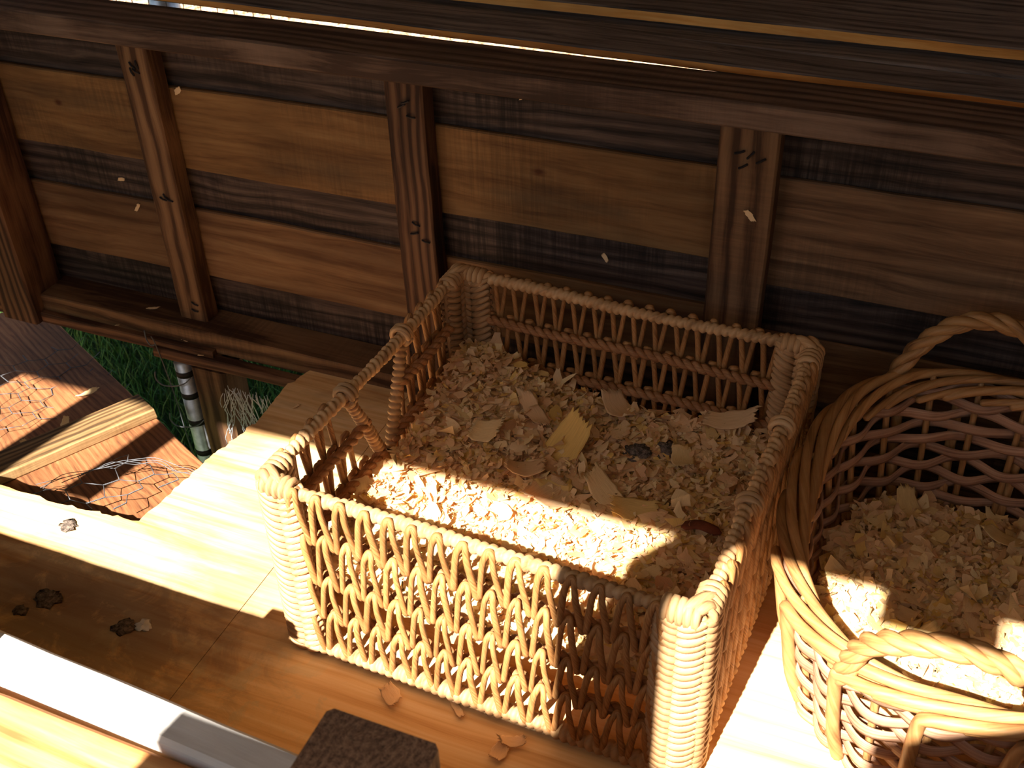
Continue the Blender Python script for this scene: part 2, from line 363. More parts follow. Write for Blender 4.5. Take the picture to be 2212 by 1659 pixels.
for (x, z, a) in ((-.533, .482, .8), (-.524, .484, 1.4), (-.528, .474, .5), (-.536, .472, 1.2), (-.528, .266, .9), (-.522, .262, .3), (-.534, .262, .3), (-.523, .052, .2), (-.52, .066, .4),
        (-.086, .478, -.5), (-.080, .484, -.4), (-.073, .464, .1), (-.08, .298, .4), (-.084, .282, -.3), (-.066, .272, .2), (.378, .480, -.4), (.392, .478, -.9), (.405, .472, -.6), (.384, .462, -.6)):
    nail(STUDS[0 if x < -.3 else 1 if x < .1 else 2], x, z, a)

# left end wall of the coop
wl = struct('wall_left')
for i in range(5):
    plank('board', (-1.125, -.465, .06 + i * .122), (.02, 1.07, .118), M['grey'] if i % 2 == 0 else M['mid'], wl, 'y', 'x')
for i in range(6):
    plank('board', (.05, .485, .665 + i * .122), (3.0, .02, .118), M['mid'], wall, 'x', 'y')  # unseen upper boards added to keep the back sky off the roof planks
for i in range(6):
    plank('board', (-1.125, -.54, .73 + i * .122), (.02, 1.22, .118), M['grey'], wl, 'y', 'x')
wr_ = struct('wall_right')
for i in range(11):
    plank('board', (1.36, -.68, .06 + i * .122), (.02, 1.45, .118), M['grey'], wr_, 'y', 'x')

# roof overhead: its front edge draws the shadow line on the bedding
roof = struct('ceiling')
ZR = 1.36; YR = -.2 - .95 * ZR
n = 10
for i in range(n):
    w = (.50 - YR) / n
    plank('board', (-.18, YR + w * (i + .5), ZR + .01), (3.3, w - .0005, .02), M['ceil'], roof, 'x', 'z')
plank('shade_block', (-.689, -1.25, 1.115), (.07, .02, .49), M['grey'], roof, 'z', 'y')  # unseen hanging board added to shade a strip of the ramp
plank('shade_block', (.55, YR - .021, ZR + .004), (.13, .042, .03), M['grey'], roof, 'x', 'z')  # unseen block added to bulge the roof's shadow edge in the willow basket

# front of the coop: rail, front boards, posts
front = struct('wall_front')
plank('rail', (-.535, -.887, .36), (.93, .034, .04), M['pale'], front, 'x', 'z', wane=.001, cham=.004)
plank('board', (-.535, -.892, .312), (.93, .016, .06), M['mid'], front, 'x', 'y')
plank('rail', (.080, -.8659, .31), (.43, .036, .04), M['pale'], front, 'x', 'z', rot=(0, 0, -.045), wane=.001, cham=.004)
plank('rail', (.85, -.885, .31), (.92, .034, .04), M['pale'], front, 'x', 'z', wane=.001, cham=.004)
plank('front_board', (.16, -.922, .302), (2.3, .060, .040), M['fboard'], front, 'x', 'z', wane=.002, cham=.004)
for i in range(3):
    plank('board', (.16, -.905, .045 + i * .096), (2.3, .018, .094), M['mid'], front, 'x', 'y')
plank('post', (.345, -.925, .2), (.084, .082, .50), M['endgrain'], front, 'z', 'y', cham=.004)
plank('cleat', (-.082, -.880, .388), (.075, .02, .016), M['mid'], front, 'x', 'z')  # unseen block added for the jog in the rail's floor shadow
# unseen upright added behind the camera, shaped to shade a band across the rush basket
mb = MB()
prof = [(.238, -.6), (.358, -.6), (.362, 1.06), (.392, 1.12), (.405, 1.22), (.42, 1.34), (.37, 1.34), (.325, 1.22), (.278, 1.10), (.246, 1.04)]
prof = [(x - .041, z if z < 0 else z + .316) for x, z in prof]
V = [(x, -1.562, z) for x, z in prof] + [(x, -1.538, z) for x, z in prof]; k = len(prof)
mb.add(V, [tuple(range(k)), tuple(range(2 * k - 1, k - 1, -1))] + [(i, i + k, (i + 1) % k + k, (i + 1) % k) for i in range(k)])
mb.build('post', M['mid'], front)
shade_boards = struct('shadow_boards')  # unseen boards added to shade the front rail and the willow basket's front
def board_poly(parent, pts, y0, y1, mat, name='board'):
    mb = MB(); k = len(pts); V = [(x, y0, z) for x, z in pts] + [(x, y1, z) for x, z in pts]
    mb.add(V, [tuple(range(k)), tuple(range(2 * k - 1, k - 1, -1))] + [(i, i + k, (i + 1) % k + k, (i + 1) % k) for i in range(k)])
    return mb.build(name, mat, parent)
for i in range(3):
    x0 = .036 + i * .135
    board_poly(shade_boards, [(x0, -.6), (x0 + .134, -.6), (x0 + .134, 1.060), (x0, 1.060)], -1.565, -1.547, M['grey'])
for i in range(3):
    x0 = .523 + i * .13; f = lambda x: 1.194 + max(0, x - .523) * .75
    board_poly(shade_boards, [(x0, -.6), (x0 + .129, -.6), (x0 + .129, f(x0 + .129)), (x0, f(x0))], -1.565, -1.547, M['grey'])

# ------------------------------------------------------------------ floor with the ramp hole
floor = struct('floor')
def slab(pts, z0, z1, mat, name):
    mb = MB(); k = len(pts)
    V = [(x, y, z1) for x, y in pts] + [(x, y, z0) for x, y in pts]
    mb.add(V, [tuple(range(k)), tuple(range(2 * k - 1, k - 1, -1))] + [(i, i + k, (i + 1) % k + k, (i + 1) % k) for i in range(k)])
    return mb.build(name, mat, floor)
def jag(a, b, n, amp, g=R):
    out = []
    for i in range(1, n):
        t = i / n; x = a[0] + (b[0] - a[0]) * t; y = a[1] + (b[1] - a[1]) * t
        out.append((x + g.uniform(-amp, amp), y + g.uniform(-amp, amp)))
    return out
edge = [(-.281, -.009)] + jag((-.281, -.009), (-.3056, -.0724), 14, .003) + [(-.3056, -.0724)] + jag((-.3056, -.0724), (-.2985, -.1665), 12, .0012) + [(-.2985, -.1665)] \
    + jag((-.2985, -.1665), (-.319, -.286), 22, .003) + [(-.319, -.286)] + jag((-.319, -.286), (-.332, -.424), 20, .002) + [(-.332, -.424)] \
    + jag((-.332, -.424), (-.45, -.434), 14, .0025) + [(-.45, -.434)] + jag((-.45, -.434), (-.975, -.436), 30, .0025) + [(-.975, -.436)]
left_pts = edge + [(-.975, -.898), (-.1055, -.898), (-.1055, -.009)]
slab(left_pts, -.013, 0, M['floor'], 'panel')
slab([(-.1045, -.009), (-.1045, -.898), (1.35, -.898), (1.35, -.009)], -.013, 0, M['floor'], 'panel')

# ------------------------------------------------------------------ planks of the lower roof beyond the back rail
lr = empty('plank_roof', (.2, .2, .5)); tag(lr, 'weathered grey roof planks with orange sawn edges beyond the back rail', 'roof')
def roof_plank(x0, x1, za, zb, y0, y1, t, tilt):
    l = x1 - x0; me = plank_mesh('plank', l, y1 - y0, t, M['roof'], SEED[0]); SEED[0] += 1
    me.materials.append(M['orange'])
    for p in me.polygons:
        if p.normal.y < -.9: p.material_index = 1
    m = Matrix.Translation(((x0 + x1) / 2, (y0 + y1) / 2, (za + zb) / 2)) @ Euler((tilt, math.atan2(za - zb, l), 0)).to_matrix().to_4x4()
    o = link('plank', me, lr); o.matrix_world = m; o.matrix_parent_inverse = Matrix.Translation((-.2, -.2, -.5)); return o
roof_plank(-1.3, 1.4, .5655, .5420, .087, .160, .0125, math.radians(6))
roof_plank(-1.3, 1.4, .582, .581, .170, .335, .0165, math.radians(5))
roof_plank(-1.3, 1.4, .605, .606, .343, .44, .016, math.radians(6))
b = plank('batten', (.05, .168, .5555), (2.7, .06, .010), M['roof'], None, 'x', 'z'); b.parent = lr; b.matrix_parent_inverse = Matrix.Translation((-.2, -.2, -.5))
b = plank('batten', (.05, .345, .588), (2.7, .05, .010), M['roof'], None, 'x', 'z'); b.parent = lr; b.matrix_parent_inverse = Matrix.Translation((-.2, -.2, -.5))
for x in (-1.25, .45, 1.35):
    b = plank('support_post', (x, .30, -.02), (.05, .05, 1.16), M['roof'], None, 'z', 'y'); b.parent = lr; b.matrix_parent_inverse = Matrix.Translation((-.2, -.2, -.5))

# ------------------------------------------------------------------ square rush basket
BL_, BW, BH = .5, .479, .268
bx = empty('rush_basket', (-.0099, -.5283, 0), -.0408)
tag(bx, 'square open-weave rush basket with wrapped rim, half full of wood shavings', 'basket')
ROT = {'front': 0, 'right': PI / 2, 'back': PI, 'left': -PI / 2}
ORG = {'front': (0, 0), 'right': (BL_, 0), 'back': (BL_, BW), 'left': (0, BW)}
LEN = {'front': BL_, 'right': BW, 'back': BL_, 'left': BW}
def side_mat(side): return Matrix.Translation((*ORG[side], 0)) @ Matrix.Rotation(ROT[side], 4, 'Z')   # local x along, -y outward
ZC = [.261, .197, .130, .072, .012]                     # rim, three inner cords, foot rope
RIM = .0088
# rims (one wrapped rod per side) and foot ropes
for sd in ('front', 'right', 'back', 'left'):
    mb = MB(); n = 12; Lw = LEN[sd]
    P = [(t * Lw, .0012 * math.sin(t * 9 + len(sd)), ZC[0] + .0015 * math.sin(t * 7 + 2 * len(sd))) for t in np.linspace(.015, .985, n)]
    coil(mb, P, RIM, .0098, slant=.30, amp=.40, per=8)
    mb.build('rim', M['wrap'], bx, True, side_mat(sd))
    mb = MB(); coil(mb, [(.02, -.003, ZC[4]), (Lw - .02, -.003, ZC[4])], .0112, .0100, slant=.25, amp=.42, per=8)
    mb.build('foot_rope', M['wrap'], bx, True, side_mat(sd))
NOTCH = {'left': (BW - .345, BW - .185)}                # local x range of the triangular hand hole in the left side
# twisted cords
def cord(sd, x0, x1, z, ph):
    mb = MB(); P = [(x0 + (x1 - x0) * t, .0045, z + .002 * math.sin(9 * t + ph)) for t in np.linspace(0, 1, 14)]
    rope(mb, P, .0034, .0046, .027, 2, 7, ph)
    return mb.build('cord', M['rope'], bx, True, side_mat(sd))
LEFT = {}
def notch_span(z):   # open span of the hand hole at height z, in left-side coordinates (x runs from the back corner forward)
    b, t = .105, ZC[0]; f = (z - b) / (t - b)
    if f <= 0: return None
    xb = .235; xa0, xa1 = .168, .308
    return xb + (xa0 - xb) * f, xb + (xa1 - xb) * f
for sd in ORG:
    for i, z in enumerate(ZC[1:4]):
        ns = notch_span(z) if sd == 'left' else None
        if ns:
            cord(sd, .03, ns[0], z, i); cord(sd, ns[1], LEN[sd] - .03, z, i + 2)
        else: cord(sd, .03, LEN[sd] - .03, z, i + len(sd))
# hairpin strands
def hairpin(row, seed, p):
    g = random.Random(seed); z0, z1 = ZC[row], ZC[row + 1]; top = row == 0
    j = lambda a: g.uniform(-a, a); sl, sr = -.45 * p + j(.0015), .38 * p + j(.0015); lo = z1 - .005 + j(.002)
    a = .0102 if top else .0080; zt = z0 + (.0066 if top else .0060)
    zl = lo + j(.003)
    pts = [(sl, .0015, zl - .001), (sl * 1.02, -.0068, zl + .005), (sl * .93, -.0082, zl + .016), (sl * .55, -a + .0005, z0 - .012),
           (-.0035 + j(.0008), -a * (.9 if top else .95), z0 + .002), (-.0015, -a * (.7 if top else .45), zt), (.0015, -a * (.68 if top else .40), zt), (.0042 + j(.0008), -a * .95, z0 + .001),
           (sr * .50, -a - .0015, z0 - .015), (sr * .92, -.0088, lo + .016), (sr * 1.03, -.0070, lo + .003), (sr, .0015, lo - .003)]
    P = smooth_path(pts, 4); r = .0037 * (1 + .10 * np.sin(np.linspace(0, 9, len(P)) + g.uniform(0, 6)))
    mb = MB(); tube(mb, P, r, 8, twist=0); return mb.mesh('strand', M['strand'], True)
PITCH = .0290
HP = {(r, v): hairpin(r, r * 10 + v, PITCH) for r in range(4) for v in range(4)}
for sd in ORG:
    Lw = LEN[sd]; ncol = {'front': 15, 'back': 15, 'left': 14, 'right': 14}[sd]
    m0 = side_mat(sd); x0, x1 = .043, Lw - .043
    for c in range(ncol):
        for r in range(4):
            x = x0 + (x1 - x0) * c / (ncol - 1) + R.uniform(-.0012, .0012) - r * .0025
            if sd == 'left':
                zt = ZC[r]; ns = notch_span(zt - .002); nb = notch_span(ZC[r + 1])
                if ns and ns[0] - .009 < x < ns[1] + .009: continue
                if nb and nb[0] - .004 < x < nb[1] + .004: continue
            o = link('strand', HP[(r, R.randrange(4))], bx, m0 @ Matrix.Translation((x, 0, 0)) @ Matrix.Diagonal((R.uniform(.93, 1.07), 1, 1, 1)))
# wrapped bars of the hand hole
na, nb_ = notch_span(ZC[0]); nz = notch_span(.1051)
for xa, xb in ((na, .231), (nb_, .239)):
    mb = MB(); coil(mb, [(xa, .0, ZC[0] - .004), (xa * .5 + xb * .5, .001, (ZC[0] + .105) / 2), (xb, .0, .100)], .0088, .0088, slant=.15, amp=.42, per=8)
    mb.build('handle_bar', M['wrap'], bx, True, side_mat('left'))
for xa in (na, nb_):
    mb = MB()
    for dz in (-.004, .004):
        q = np.linspace(0, 2 * PI, 15)[:-1]
        tube(mb, [(xa + dz, .0122 * math.cos(a), ZC[0] + .0122 * math.sin(a)) for a in q], .0042, 6, closed=False)
    mb.build('knot', M['wrap'], bx, True, side_mat('left'))
for xa in (.17, .31):
    mb = MB()
    for dz in (-.004, .004):
        q = np.linspace(0, 2 * PI, 15)[:-1]
        tube(mb, [(xa + dz, .0118 * math.cos(a), ZC[0] + .0118 * math.sin(a)) for a in q], .0042, 6, closed=False)
    mb.build('knot', M['wrap'], bx, True, side_mat('right'))
# corner posts: herringbone binding round three stakes, on both faces of the corner
def grain(mb, p, q, bow, r, g):
    p, q, bow = map(np.array, (p, q, bow)); m = (p + q) / 2 + bow
    P = smooth_path([p, (p + m) / 2 + bow * .35, m, (q + m) / 2 + bow * .35, q], 2)
    rr = r * (1 + g.uniform(-.08, .08)); t = np.linspace(-1, 1, len(P)); tube(mb, P, rr * (1 - .45 * t * t), 6)
g = random.Random(5)
for ci, (cx, cy, rz) in enumerate(((0, 0, 0), (BL_, 0, PI / 2), (BL_, BW, PI), (0, BW, -PI / 2))):
    mb = MB(); w = .040; rs = .006
    for (sx, sy) in ((0, 0), (w * .55, 0), (w, 0), (0, w * .55), (0, w)):
        tube(mb, [(sx, sy, .004), (sx, sy, BH - .008)], rs, 8)
    nz = 25
    for k in range(nz):
        z = .008 + (BH - .022) * k / (nz - 1) + g.uniform(-.0008, .0008)
        for d in (-1, 1):                              # d=-1 outer face, +1 inner face
            o = d * (rs + .0015); dz = .0066
            in0 = 0 if d < 0 else .008
            h = z + (.0036 if d > 0 else 0)
            # face running along +x
            grain(mb, (-.006 + in0, o * .6, h + dz), (w * .52, o, h - dz), (0, d * .003, 0), .0058, g)
            grain(mb, (w * .50, o, h - dz * .9), (w + .006, o * .6, h + dz * 1.1), (0, d * .003, 0), .0058, g)
            # face running along +y
            grain(mb, (o * .6, -.006 + in0, h + dz), (o, w * .52, h - dz), (d * .003, 0, 0), .0058, g)
            grain(mb, (o, w * .50, h - dz * .9), (o * .6, w + .006, h + dz * 1.1), (d * .003, 0, 0), .0058, g)
    mw = Matrix.Translation((cx, cy, 0)) @ Matrix.Rotation(rz, 4, 'Z')
    mb.build('corner_post', M['wrap'], bx, True, mw)
    mb = MB()                                          # binding over the top of the corner
    for k in range(5):
        t = k / 4
        for s in (0, 1):
            a, b_ = (.004 + t * w * .8, 0) if s == 0 else (0, .004 + t * w * .8)
            q = np.linspace(0, 2 * PI, 13)[:-1]; dirv = (0, 1) if s == 0 else (1, 0)
            tube(mb, [(a + dirv[0] * .0105 * math.cos(u), b_ + dirv[1] * .0105 * math.cos(u), ZC[0] + .0105 * math.sin(u)) for u in q], .0048, 6)
    grain(mb, (-.008, .018, ZC[0] + .006), (.026, -.006, ZC[0] + .007), (0, 0, .006), .0065, g)
    grain(mb, (-.006, .006, ZC[0] + .004), (.012, -.008, ZC[0] + .005), (0, 0, .007), .0065, g)
    mb.build('corner_cap', M['wrap'], bx, True, mw)

# ------------------------------------------------------------------ willow basket
wb = empty('willow_basket', (.742, -.264, 0)); tag(wb, 'rounded willow basket with twisted rope handles and split-rod sides beside the rush basket', 'basket')
WX, WY, WN = .205, .253, 2.5
def oval(t, z, off=0.):
    k = z / .21; rx = WX - .030 + .030 * k + off; ry = WY - .030 + .030 * k + off
    c, s = math.cos(t), math.sin(t)
    return np.array([rx * abs(c) ** (2 / WN) * (1 if c >= 0 else -1), ry * abs(s) ** (2 / WN) * (1 if s >= 0 else -1), 0])
# arc-length parameter
TT = np.linspace(0, 2 * PI, 1441); PT = np.array([oval(t, .2) for t in TT]); AL = np.concatenate([[0], np.cumsum(np.linalg.norm(np.diff(PT, axis=0), axis=1))]); PER = AL[-1]
def oa(a, z, off=0.): return oval(float(np.interp((a % 1.0) * PER, AL, TT)), z, off) + np.array([0, 0, z])
def rimz(a): 
    y = oa(a, .2)[1]; return .200 + .022 * max(0, y / WY)
NS = 26; ROWS = 12
for s_ in range(NS):
    a = s_ / NS; mb = MB(); tube(mb, [oa(a, z) for z in np.linspace(.006, rimz(a), 5)], .0042, 7); mb.build('stake', M['willow'], wb, True)
for r_ in range(ROWS):
    mb = MB(); n = NS * 8; P = []
    for i in range(n):
        a = i / n; ph = a * NS * PI + r_ * PI
        z = .012 + (rimz(a) - .026) * r_ / (ROWS - 1)
        P.append(oa(a, z + .0030 * math.sin(a * NS * PI * 1.0 + r_ * 2.1), .0085 * math.cos(ph)))
    tube(mb, P, .0066, 7, closed=True, sq=(1.2, .40)); mb.build('weaver', M['split'], wb, True)
# border: thick outer rods rise up the outside, bend over and run slantwise along the rim
NB = 18
for k in range(NB):
    a = k / NB + R.uniform(-.004, .004); d = 1 / NB; q = []
    for (da, dz, off) in ((0, -.185, .004), (0, -.13, .014), (0, -.06, .016), (.02, -.022, .017), (.10, -.012, .018), (.45, -.005, .017), (1.0, .001, .011), (1.7, .004, .002), (2.4, .000, -.007), (3.0, -.010, -.011), (3.4, -.020, -.011)):
        q.append(oa(a + da * d, rimz(a + da * d) + dz, off))
    P = smooth_path(q, 5); mb = MB(); tube(mb, P, np.linspace(.0072, .0058, len(P)) * R.uniform(.9, 1.1), 9); mb.build('border_rod', M['willow'], wb, True)
for k in range(NB):                                    # thinner inner rods of the border
    a = (k + .5) / NB; d = 1 / NB
    q = [oa(a + da * d, rimz(a + da * d) + dz, off) for (da, dz, off) in ((0, -.022, .010), (.5, -.014, .008), (1.1, -.008, .0), (1.7, -.012, -.009), (2.3, -.022, -.012))]
    mb = MB(); tube(mb, smooth_path(q, 4), .0048, 8); mb.build('border_rod', M['willow'], wb, True)
def handle(pts, name='handle'):
    P = smooth_path([np.array(p) - np.array((.742, -.264, 0)) for p in pts], 8); mb = MB()
    rope(mb, P, .0062, .0066, .085, 3, 8, .4); return mb.build(name, M['willow'], wb, True)
handle([(.603, -.030, .19), (.612, -.022, .222), (.635, -.018, .268), (.672, -.014, .303), (.712, -.012, .312), (.755, -.014, .300), (.79, -.018, .262), (.812, -.022, .21), (.818, -.028, .18)])
handle([(.626, -.497, .175), (.628, -.506, .208), (.640, -.522, .256), (.672, -.540, .292), (.715, -.548, .310), (.758, -.540, .294), (.79, -.522, .258), (.803, -.506, .21), (.806, -.5, .18)])

# ------------------------------------------------------------------ wood shavings
def flake_arrays(n, rng, size=(.008, .022), nu=4, nv=2):
    """n curled flakes; returns verts (n, (nu+1)*(nv+1), 3) local"""
    L = rng.uniform(size[0], size[1], n) * rng.choice([.6, .9, 1, 1.3, 1.8, 2.5], n, p=[.2, .22, .22, .18, .13, .05]); Wd = L * rng.uniform(.14, .60, n)
    curl = rng.normal(0, 1, n) * rng.choice([.5, 1.2, 2.4], n); tw = rng.normal(0, .5, n)
    u = np.linspace(-.5, .5, nu + 1); v = np.linspace(-.5, .5, nv + 1); U, Vv = np.meshgrid(u, v, indexing='ij'); U = U.ravel(); Vv = Vv.ravel()
    a = curl[:, None] * U[None, :]; rad = L / np.where(np.abs(curl) < .05, .05, curl)
    x = rad[:, None] * np.sin(a); z = rad[:, None] * (1 - np.cos(a))
    taper = 1 - rng.uniform(0, .8, n)[:, None] * (np.abs(U)[None, :] * 2) ** 2
    y = Wd[:, None] * Vv[None, :] * taper + rng.normal(0, 1, (n, len(U))) * (L * .05)[:, None]
    x = x + rng.normal(0, 1, (n, len(U))) * (L * .05)[:, None]
    z = z + y * (tw[:, None] * U[None, :]) * 1.5
    F = [(i * (nv + 1) + j, i * (nv + 1) + j + 1, (i + 1) * (nv + 1) + j + 1, (i + 1) * (nv + 1) + j) for i in range(nu) for j in range(nv)]
    UV = [(U[k], Vv[k]) for k in range(len(U))]
    return np.stack([x, y, z], 2), F, UV
def rotm(ax, ay, az):
    cx, sx, cy, sy, cz, sz = np.cos(ax), np.sin(ax), np.cos(ay), np.sin(ay), np.cos(az), np.sin(az)
    n = len(ax); A = np.empty((n, 3, 3))
    A[:, 0, 0] = cy * cz; A[:, 0, 1] = sx * sy * cz - cx * sz; A[:, 0, 2] = cx * sy * cz + sx * sz
    A[:, 1, 0] = cy * sz; A[:, 1, 1] = sx * sy * sz + cx * cz; A[:, 1, 2] = cx * sy * sz - sx * cz
    A[:, 2, 0] = -sy; A[:, 2, 1] = sx * cy; A[:, 2, 2] = cx * cy
    return A
def shaving_pile(name, inside, bounds, height, n, seed, label, tone_shift=0.12, tilt=.28):
    rng = np.random.default_rng(seed); x0, x1, y0, y1 = bounds
    pts = []
    while len(pts) < n:
        q = np.stack([rng.uniform(x0, x1, n), rng.uniform(y0, y1, n)], 1); pts += [p for p in q if inside(p[0], p[1], .010)]
    pts = np.array(pts[:n]); z = np.array([height(*p) for p in pts]) + rng.uniform(-.004, .011, n)
    Vl, F, UV = flake_arrays(n, rng)
    A = rotm(rng.normal(0, tilt, n), rng.normal(0, tilt, n), rng.uniform(0, 2 * PI, n))
    Vw = np.einsum('nij,nkj->nki', A, Vl) + np.concatenate([pts, z[:, None]], 1)[:, None, :]
    k = Vl.shape[1]; nf = len(F); Farr = np.array(F)
    faces = (Farr[None] + (np.arange(n) * k)[:, None, None]).reshape(-1, 4); verts = Vw.reshape(-1, 3)
    tones = np.repeat(np.clip(rng.beta(2, 2, n) + tone_shift, 0, 1), nf)
    # packed bed underneath
    gx = np.linspace(x0, x1, 46); gy = np.linspace(y0, y1, 46); idx = {}; bv = []; bf = []
    for i, xx in enumerate(gx):
        for j_, yy in enumerate(gy):
            if inside(xx, yy, .004): idx[i, j_] = len(bv); bv.append((xx, yy, height(xx, yy) - .004 + rng.uniform(-.003, .003)))
    for i in range(45):
        for j_ in range(45):
            q = [(i, j_), (i + 1, j_), (i + 1, j_ + 1), (i, j_ + 1)]
            if all(t in idx for t in q): bf.append([idx[t] + len(verts) for t in q])
    verts = np.vstack([verts, np.array(bv)]); allf = np.vstack([faces, np.array(bf)]); tones = np.concatenate([tones, np.full(len(bf), .5)])
    me = bpy.data.meshes.new(name); me.vertices.add(len(verts)); me.vertices.foreach_set('co', verts.ravel())
    me.loops.add(allf.size); me.loops.foreach_set('vertex_index', allf.ravel().astype(np.int32))
    me.polygons.add(len(allf)); me.polygons.foreach_set('loop_start', np.arange(0, allf.size, 4, dtype=np.int32))
    at = me.attributes.new('tone', 'FLOAT', 'FACE'); at.data.foreach_set('value', tones.astype(np.float32))
    ul = me.uv_layers.new(name='UVMap'); fu = np.array([[UV[i] for i in f] for f in F])      # nf,4,2
    uva = np.concatenate([np.tile(fu[None], (n, 1, 1, 1)).reshape(-1, 2) + np.repeat(rng.uniform(0, 9, n), nf * 4)[:, None], np.zeros((len(bf) * 4, 2))])
    ul.data.foreach_set('uv', uva.ravel().astype(np.float32))
    me.materials.append(M['shav']); me.update(); me.validate(); me.shade_smooth() if hasattr(me, 'shade_smooth') else None
    o = link(name, me); tag(o, label, 'shavings', None, 'stuff'); return o
ca, sa = math.cos(-.0408), math.sin(-.0408)
def to_loc(x, y): dx, dy = x + .0099, y + .5283; return dx * ca + dy * sa, -dx * sa + dy * ca
def in1(x, y, m):
    u, v = to_loc(x, y); m += .010
    return m < u < BL_ - m and m < v < BW - m
def h1(x, y):
    u, v = to_loc(x, y)
    h = .098 + .006 * math.sin(u * 17 + 1) + .005 * math.sin(v * 21 + u * 8) + .030 * math.exp(-((u - .08) ** 2 + (v - .42) ** 2) / .012) + .020 * (v / BW) + .010 * math.exp(-((u - .02) ** 2) / .004)
    return h - .012 * math.exp(-((u - .33) ** 2 + (v - .30) ** 2) / .010)
shaving_pile('wood_shavings', in1, (-.01, .52, -.56, -.03), h1, 11500, 3, 'bed of pale curly wood shavings inside the square rush basket')
def in2(x, y, m):
    u, v = x - .742, y + .264; rx, ry = WX - .032 - m, WY - .032 - m
    return (abs(u) / rx) ** WN + (abs(v) / ry) ** WN < 1
def h2(x, y): return .072 + .030 * (-(y + .262) / .25) + .006 * math.sin(x * 23) + .006 * math.sin(y * 27 + x * 9)
shaving_pile('wood_shavings', in2, (.53, .96, -.52, 0.0), h2, 6500, 4, 'bed of yellowish wood shavings inside the rounded willow basket', .15)
# large separate shavings
def big_flake(name, loc, rot, L, Wd, curl, tone, seed, label, group=None):
    g = np.random.default_rng(seed); nu, nv = 10, 14; mb = MB(); V = []; sk_ = g.uniform(-.25, .25)
    for i in range(nu + 1):
        for j_ in range(nv + 1):
            u, v = i / nu - .5, j_ / nv - .5; a = curl * u; rad = L / (curl if abs(curl) > .05 else .05)
            jag_ = (g.uniform(-1, 1) * .05 + (.03 if j_ % 2 else -.03)) * L if i in (0, nu) else 0; jy = g.uniform(-1, 1) * .03 * L if j_ in (0, nv) else 0
            V.append((rad * math.sin(a) + jag_ + sk_ * v * L, Wd * v * (1 - .25 * abs(u) * 2) + jy, rad * (1 - math.cos(a)) + .10 * L * v * u))
    F = []; U = []
    for i in range(nu):
        for j_ in range(nv):
            a0 = i * (nv + 1) + j_; F.append((a0, a0 + 1, a0 + nv + 2, a0 + nv + 1)); q = lambda i_, j2: (i_ / nu + seed, j2 / nv); U.append([q(i, j_), q(i, j_ + 1), q(i + 1, j_ + 1), q(i + 1, j_)])
    mb.add(V, F, U, tone); o = mb.build(name, M['shav'], None, True, Matrix.Translation(loc) @ Euler(rot).to_matrix().to_4x4())
    sm = o.modifiers.new('thickness', 'SOLIDIFY'); sm.thickness = .0007
    return tag(o, label, 'shaving', group)
BIGS = [  # x, y, rot, L, W, curl, tone, label
    (.222, -.205, (.25, -.55, 1.15), .100, .050, 1.0, 1.0, 'largest bright yellow curled shaving in the middle of the rush basket'),
    (.125, -.225, (.3, -.2, .3), .055, .036, 2.6, .8, 'rolled pale shaving left of the bright yellow one'),
    (.268, -.100, (-.2, .2, -.5), .065, .045, 2.2, .55, 'broad tan curled shaving near the back of the rush basket'),
    (.235, -.290, (.15, .25, 1.3), .070, .058, .7, .6, 'wide flat shaving at the edge of the sunlit strip'),
    (.300, -.262, (.1, .3, -.6), .070, .036, .9, .75, 'long striped shaving beside the dark clump'),
    (.190, -.262, (-.2, .1, .4), .055, .040, 1.4, .5, 'tan shaving curled up behind the wide flat one'),
    (.165, -.165, (.1, .2, -.8), .070, .024, 1.2, .45, 'narrow pinkish shaving left of the yellow curl'),
    (.420, -.090, (.2, -.2, .2), .070, .034, 1.2, .6, 'pale shaving below the back right corner of the rush basket'),
    (.375, -.170, (.1, .1, 1.9), .050, .032, 1.0, .85, 'yellowish shaving behind the dark clumps'),
    (.345, -.285, (.1, .1, .2), .060, .040, .9, .95, 'yellow shaving just behind the sunlit strip'),
]
for i, (x, y, rt, L_, W_, cu, to, lb) in enumerate(BIGS):
    big_flake('wood_shaving', (x, y, h1(x, y) + .014), rt, L_, W_, cu, to, 40 + i, lb, 'large shavings in the rush basket')
FL = [(.14, -.566, .0035, .030, .022, 1.2, 'curled shaving on the floor in front of the rush basket'), (.297, -.575, .005, .034, .014, 1.8, 'long rolled shaving on the shaded floor nearest the block'),
      (.288, -.592, .0035, .022, .020, .8, 'small square shaving beside the long rolled one'), (.218, -.553, .002, .034, .009, .5, 'thin dark sliver of shaving along the basket foot')]
for i, (x, y, z, L_, W_, cu, lb) in enumerate(FL):
    big_flake('wood_shaving', (x, y, z), (0.05, .05, -.6 + i), L_, W_, cu, .6, 60 + i, lb, 'shavings lying on the floor')
for i, (x, y, lb) in enumerate(((.70, -.36, 'upright yellowish shaving at the shadow edge in the willow basket'), (.66, -.10, 'pale ragged shaving against the back of the willow basket'), (.78, -.11, 'large yellow shaving at the dark back of the willow basket'))):
    big_flake('wood_shaving', (x, y, h2(x, y) + .016), (.3, -.2, 1 + i), .055, .036, 1.1, .9, 80 + i, lb, 'large shavings in the willow basket')
